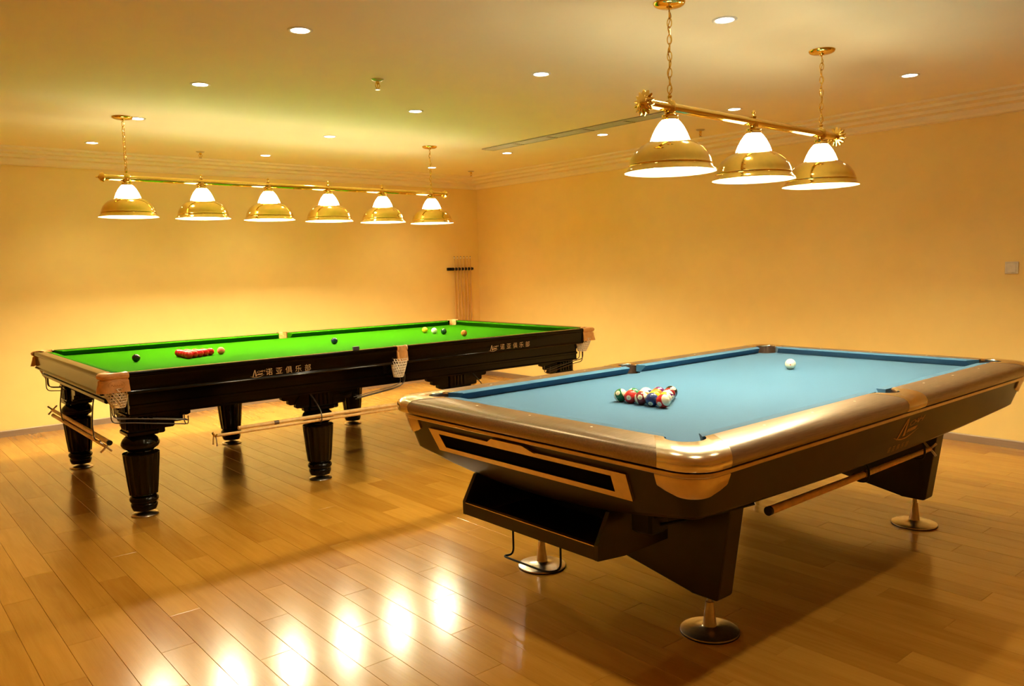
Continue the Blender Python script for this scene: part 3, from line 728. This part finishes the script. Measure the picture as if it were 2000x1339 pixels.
# ================================================================== BAR LIGHTS
def torus_link(w_, h_, r):
    pts = [(w_ * math.cos(a), 0, h_ * math.sin(a)) for a in [2 * PI * k / 16 for k in range(16)]]
    rings = []
    for i, q in enumerate(pts):
        t = (Vector(pts[(i + 1) % 16]) - Vector(pts[i - 1])).normalized(); u = Vector((0, 1, 0)); v = t.cross(u)
        rings.append([Vector(q) + r * (math.cos(2*PI*k/6) * u + math.sin(2*PI*k/6) * v) for k in range(6)])
    rings.append(rings[0])
    return MB().loft(rings)
SHADE = [(.198, 0), (.1975, .004), (.188, .012), (.180, .024), (.1785, .030), (.181, .033), (.178, .037), (.174, .052), (.165, .072), (.150, .094), (.128, .113), (.105, .125), (.090, .129), (.088, .132)]
GLASS = [(.086, .131), (.083, .142), (.074, .165), (.060, .192), (.044, .214), (.034, .224), (.031, .228)]
def bar_light(name, A, B, n, hb, rim, over, style, label, offs):
    A, B = Vector((A[0], A[1], 0)), Vector((B[0], B[1], 0)); d = (B - A).normalized(); ang = math.atan2(d.y, d.x); mid = (A + B) / 2
    root = tag(empty(name, (mid.x, mid.y, rim), ang), label, 'bar light')
    half = (B - A).length / 2; zb = hb - rim; zc = H - rim
    MB().tube([(-half - over, 0, zb), (half + over, 0, zb)], .0205, 20).build('bar', M_BRASS, root)
    if style == 'flower':
        for sg in (1, -1):
            def fl(r, z, a): return r * (1 + .16 * math.cos(14 * a)) if r > .03 else r
            o = MB().lathe([(.001, .026), (.010, .026), (.018, .018), (.026, .016), (.040, .012), (.047, .004), (.045, -.004), (.030, -.010), (.0215, -.012), (.0215, -.03), (.001, -.03)], 84, rfun=fl).build('sunburst_cap', M_BRASS, root, smooth=50)
            o.location = (sg * (half + over), 0, zb); o.rotation_euler = (0, sg * PI / 2, 0)
    else:
        for sg in (1, -1):
            o = MB().lathe([(.001, .045), (.004, .043), (.006, .036), (.004, .030), (.012, .026), (.024, .018), (.034, .006), (.035, -.002), (.030, -.008), (.0225, -.012), (.0225, -.04), (.001, -.04)], 32).build('finial_cap', M_BRASS, root, smooth=40)
            o.location = (sg * (half + over), 0, zb); o.rotation_euler = (0, sg * PI / 2, 0)
    # chains, cords and ceiling canopies
    lk = torus_link(.0095, .0195, .0024).mesh('chain_link'); lk.materials.append(M_BRASS); lk.shade_smooth()
    for sg in (1, -1):
        x = sg * half
        MB().lathe([(.0001, -.026), (.012, -.026), (.014, -.020), (.050, -.017), (.062, -.012), (.068, -.004), (.068, 0), (.0001, 0)], 32, x, 0).build('canopy', M_BRASS, root, smooth=40).location = (0, 0, zc)
        z = zc - .030; k = 0
        while z - .040 > zb + .03:
            o = bpy.data.objects.new('chain_link', lk); C.objects.link(o); o.parent = root; o.location = (x, 0, z - .0195); o.rotation_euler = (0, 0, (k % 2) * PI / 2 + .5)
            z -= .0345; k += 1
        MB().tube([(x + .007 * math.sin(t * 25), .006 * math.cos(t * 25), zc - .02 + (zb + .03 - zc + .02) * t) for t in [q / 40 for q in range(41)]], .0022, 6).build('power_cord', M_BRASS, root)
        MB().lathe([(.024, -.024), (.026, -.01), (.026, .012), (.022, .022), (.010, .026), (.006, .034), (.010, .042), (.006, .05), (.001, .052)], 24, x, 0, cap0=True).build('chain_bracket', M_BRASS, root, smooth=40).location = (0, 0, zb + .004)
    for i in range(n):
        x = -half + 2 * half * i / (n - 1)
        sh = MB().lathe(SHADE, 64, x, 0).build('shade', M_BRASS, root, smooth=60)
        MB().lathe([(.1965, .0012), (.188, .006), (.178, .024), (.174, .036), (.169, .052), (.160, .071), (.146, .091), (.125, .109), (.104, .1205), (.0885, .1255), (.0875, .131)], 48, x, 0).build('shade_lining', M_LINING, sh, smooth=60)
        gl = MB().lathe(GLASS, 48, x, 0).build('glass_dome', M_GLASS, root, smooth=60)
        MB().lathe([(.036, .221), (.037, .230), (.034, .236), (.036, .241), (.028, .248), (.022, .252), (.022, zb)], 28, x, 0).build('socket_cup', M_BRASS, root, smooth=40)
        if 0 < i < n - 1:
            MB().lathe([(.012, .018), (.014, .026), (.008, .032), (.006, .04), (.010, .046), (.006, .054), (.001, .058)], 16, x, 0).build('top_finial', M_BRASS, root, smooth=40).location = (0, 0, zb)
        MB().lathe([(.0001, .062), (.012, .064), (.022, .072), (.027, .085), (.024, .10), (.015, .12), (.012, .135), (.012, .225)], 20, x, 0).build('bulb', M_BULB, sh, smooth=60)
        ld = bpy.data.lights.new('bulb_light', 'POINT'); ld.energy = BULB_W; ld.color = BULB_C; ld.shadow_soft_size = .032
        lo = bpy.data.objects.new('bulb_light', ld); C.objects.link(lo); lo.parent = root; lo.location = (x, 0, .088)
    return root
bar_light('snooker_bar_light', (-1.3363, .3991), (1.2722, .4481), 6, 2.0682, 1.798, .155, 'finial', 'long brass bar light with six lamp shades over the green table', 0)
bar_light('pool_bar_light', (-.1493, -3.4365), (1.1461, -3.4163), 3, 2.0534, 1.777, .170, 'flower', 'brass bar light with three lamp shades over the blue table', 0)

# ================================================================== CEILING FITTINGS
dl_ring = MB().lathe([(.042, -.0005), (.043, -.004), (.052, -.0045), (.057, -.002), (.0575, 0)], 36).mesh('trim_ring'); dl_ring.materials.append(M_WHITE); dl_ring.shade_smooth()
dl_lens = MB().lathe([(.0001, -.003), (.03, -.0025), (.0425, -.0008), (.0425, -.0002), (.0001, -.0002)], 36).mesh('lens'); dl_lens.materials.append(M_LENS); dl_lens.shade_smooth()
cols = [('leftmost row', -1.2374), ('middle row', .255), ('row beside the ceiling vent', 2.1558)]
rowsY = [1.6946, .409, -.8656, -2.1792, -3.431, -4.70, -5.95, -7.2]
for cn, x in cols:
    for i, y in enumerate(rowsY):
        vis = i < 5 and not (x < 0 and i == 4)
        if not vis and (x > 2 or i > 5): continue  # unseen downlights continue the grid behind the camera, added for their light
        r = empty('downlight', (x, y, H))
        o1 = bpy.data.objects.new('trim_ring', dl_ring); o2 = bpy.data.objects.new('lens', dl_lens)
        for o in (o1, o2): C.objects.link(o); o.parent = r
        tag(r, 'round recessed ceiling downlight in the %s, %s from the back wall' % (cn, (ORD + ['seventh', 'eighth'])[i]), 'downlight', 'recessed downlights')
        ld = bpy.data.lights.new('spot', 'SPOT'); ld.energy = SPOT_W; ld.color = SPOT_C; ld.spot_size = math.radians(125); ld.spot_blend = .9; ld.shadow_soft_size = .04
        lo = bpy.data.objects.new('spot', ld); C.objects.link(lo); lo.parent = r; lo.location = (0, 0, -.012)
for k, (x, y, lab) in enumerate([(-.452, -1.541, 'brass fire sprinkler head on the ceiling nearest the camera'), (-.334, 1.755, 'small fire sprinkler on the ceiling behind the six lamp bar light'),
                                 (2.738, 1.754, 'small fire sprinkler on the ceiling near the room corner'), (2.687, -1.484, 'small fire sprinkler on the ceiling between two brass lamp shades')]):
    r = tag(empty('sprinkler', (x, y, H)), lab, 'sprinkler')
    MB().lathe([(.0001, -.012), (.015, -.012), (.030, -.008), (.038, -.002), (.038, 0), (.0001, 0)], 24).build('escutcheon', M_STEEL, r)
    MB().lathe([(.011, -.010), (.011, -.024), (.008, -.026), (.003, -.030), (.003, -.050), (.0001, -.052)], 16).build('nozzle', M_BRASS, r)
    for sg_ in (1, -1): MB().tube([(sg_ * .010, 0, -.022), (sg_ * .015, 0, -.036), (sg_ * .004, 0, -.056)], .0025, 8).build('frame_arm', M_BRASS, r)
    MB().lathe([(.0001, -.060), (.014, -.060), (.015, -.057), (.0001, -.055)], 16).build('deflector', M_STEEL, r)
# linear air diffuser
vt = tag(empty('ceiling_vent', (1.842, -.80, H)), 'long narrow slotted air vent in the ceiling', 'vent')
v0, v1 = -1.09, 1.115
MB().box(-.072, .072, v0, v1, -.004, -.0005).build('backing', M_VENTD, vt, smooth=0)
for x in (-.072, .064): MB().box(x, x + .008, v0, v1, -.010, 0).build('frame_edge', M_VENT, vt, smooth=0)
for y in (v0, v1 - .008): MB().box(-.064, .064, y, y + .008, -.010, 0).build('frame_end', M_VENT, vt, smooth=0)
for x in (-.045, -.022, 0, .022, .045): MB().prism([(x - .009, -.005), (x - .006, -.0095), (x + .009, -.007), (x + .006, -.004)], 'y', v0 + .008, v1 - .008).build('slat', M_VENT, vt, smooth=0)
for k in range(1, 5): MB().box(-.064, .064, v1 - .44 * k - .006, v1 - .44 * k + .006, -.011, -.0035).build('divider', M_VENTD, vt, smooth=0)

# ================================================================== WALL FITTINGS
sw = tag(empty('light_switch', (XC, -3.609, 1.293)), 'square cream light switch plate on the right hand wall', 'switch')
mb = MB().cbox(-.010, 0, -.043, .043, -.043, .043, .003).build('switch_plate', M_WHITE, sw)
MB().cbox(-.0135, -.009, -.030, .030, -.034, .034, .002).build('rocker', M_WHITE, sw)
rk = tag(empty('cue_rack', (3.119, YC, 0)), 'wall cue rack with dark clip bar in the room corner', 'cue rack')
MB().cbox(-.197, .197, -.022, 0, 1.355, 1.392, .004).build('clip_bar', M_BLACK, rk)
for k in range(7):
    x = -.128 + k * .05
    MB().cbox(x - .017, x + .017, -.052, -.0222, 1.360, 1.388, .003).build('clip', M_BLACK, rk)
MB().cbox(-.18, .20, -.075, -.0125, .03, .062, .004).build('base_shelf', M_CUED, rk)
MB().box(-.18, .20, -.012, 0, .058, .10).build('base_back', M_CUED, rk, smooth=0)
for k in range(6):
    x = 3.119 - .103 + k * .05
    cu = empty('cue', (x, YC - .040, .0625))
    MB().lathe([(.0145, 0), (.0145, .02), (.0135, .30), (.011, .75), (.0075, 1.30), (.0062, 1.440)], 14, cap0=True).build('shaft', M_CUE, cu)
    MB().lathe([(.0153, .03), (.0150, .16), (.0144, .28), (.0136, .31)], 14).build('grip', M_CUED, cu)
    MB().lathe([(.0062, 1.4405), (.0062, 1.462)], 12).build('ferrule', M_WHITE, cu)
    MB().lathe([(.006, 1.462), (.0058, 1.468), (.003, 1.471), (.0001, 1.472)], 12).build('tip', M_CUED, cu)
    tag(cu, 'slim wooden cue in the wall rack, %s from the room corner' % ORD[5 - k], 'cue', 'cues in the wall rack')
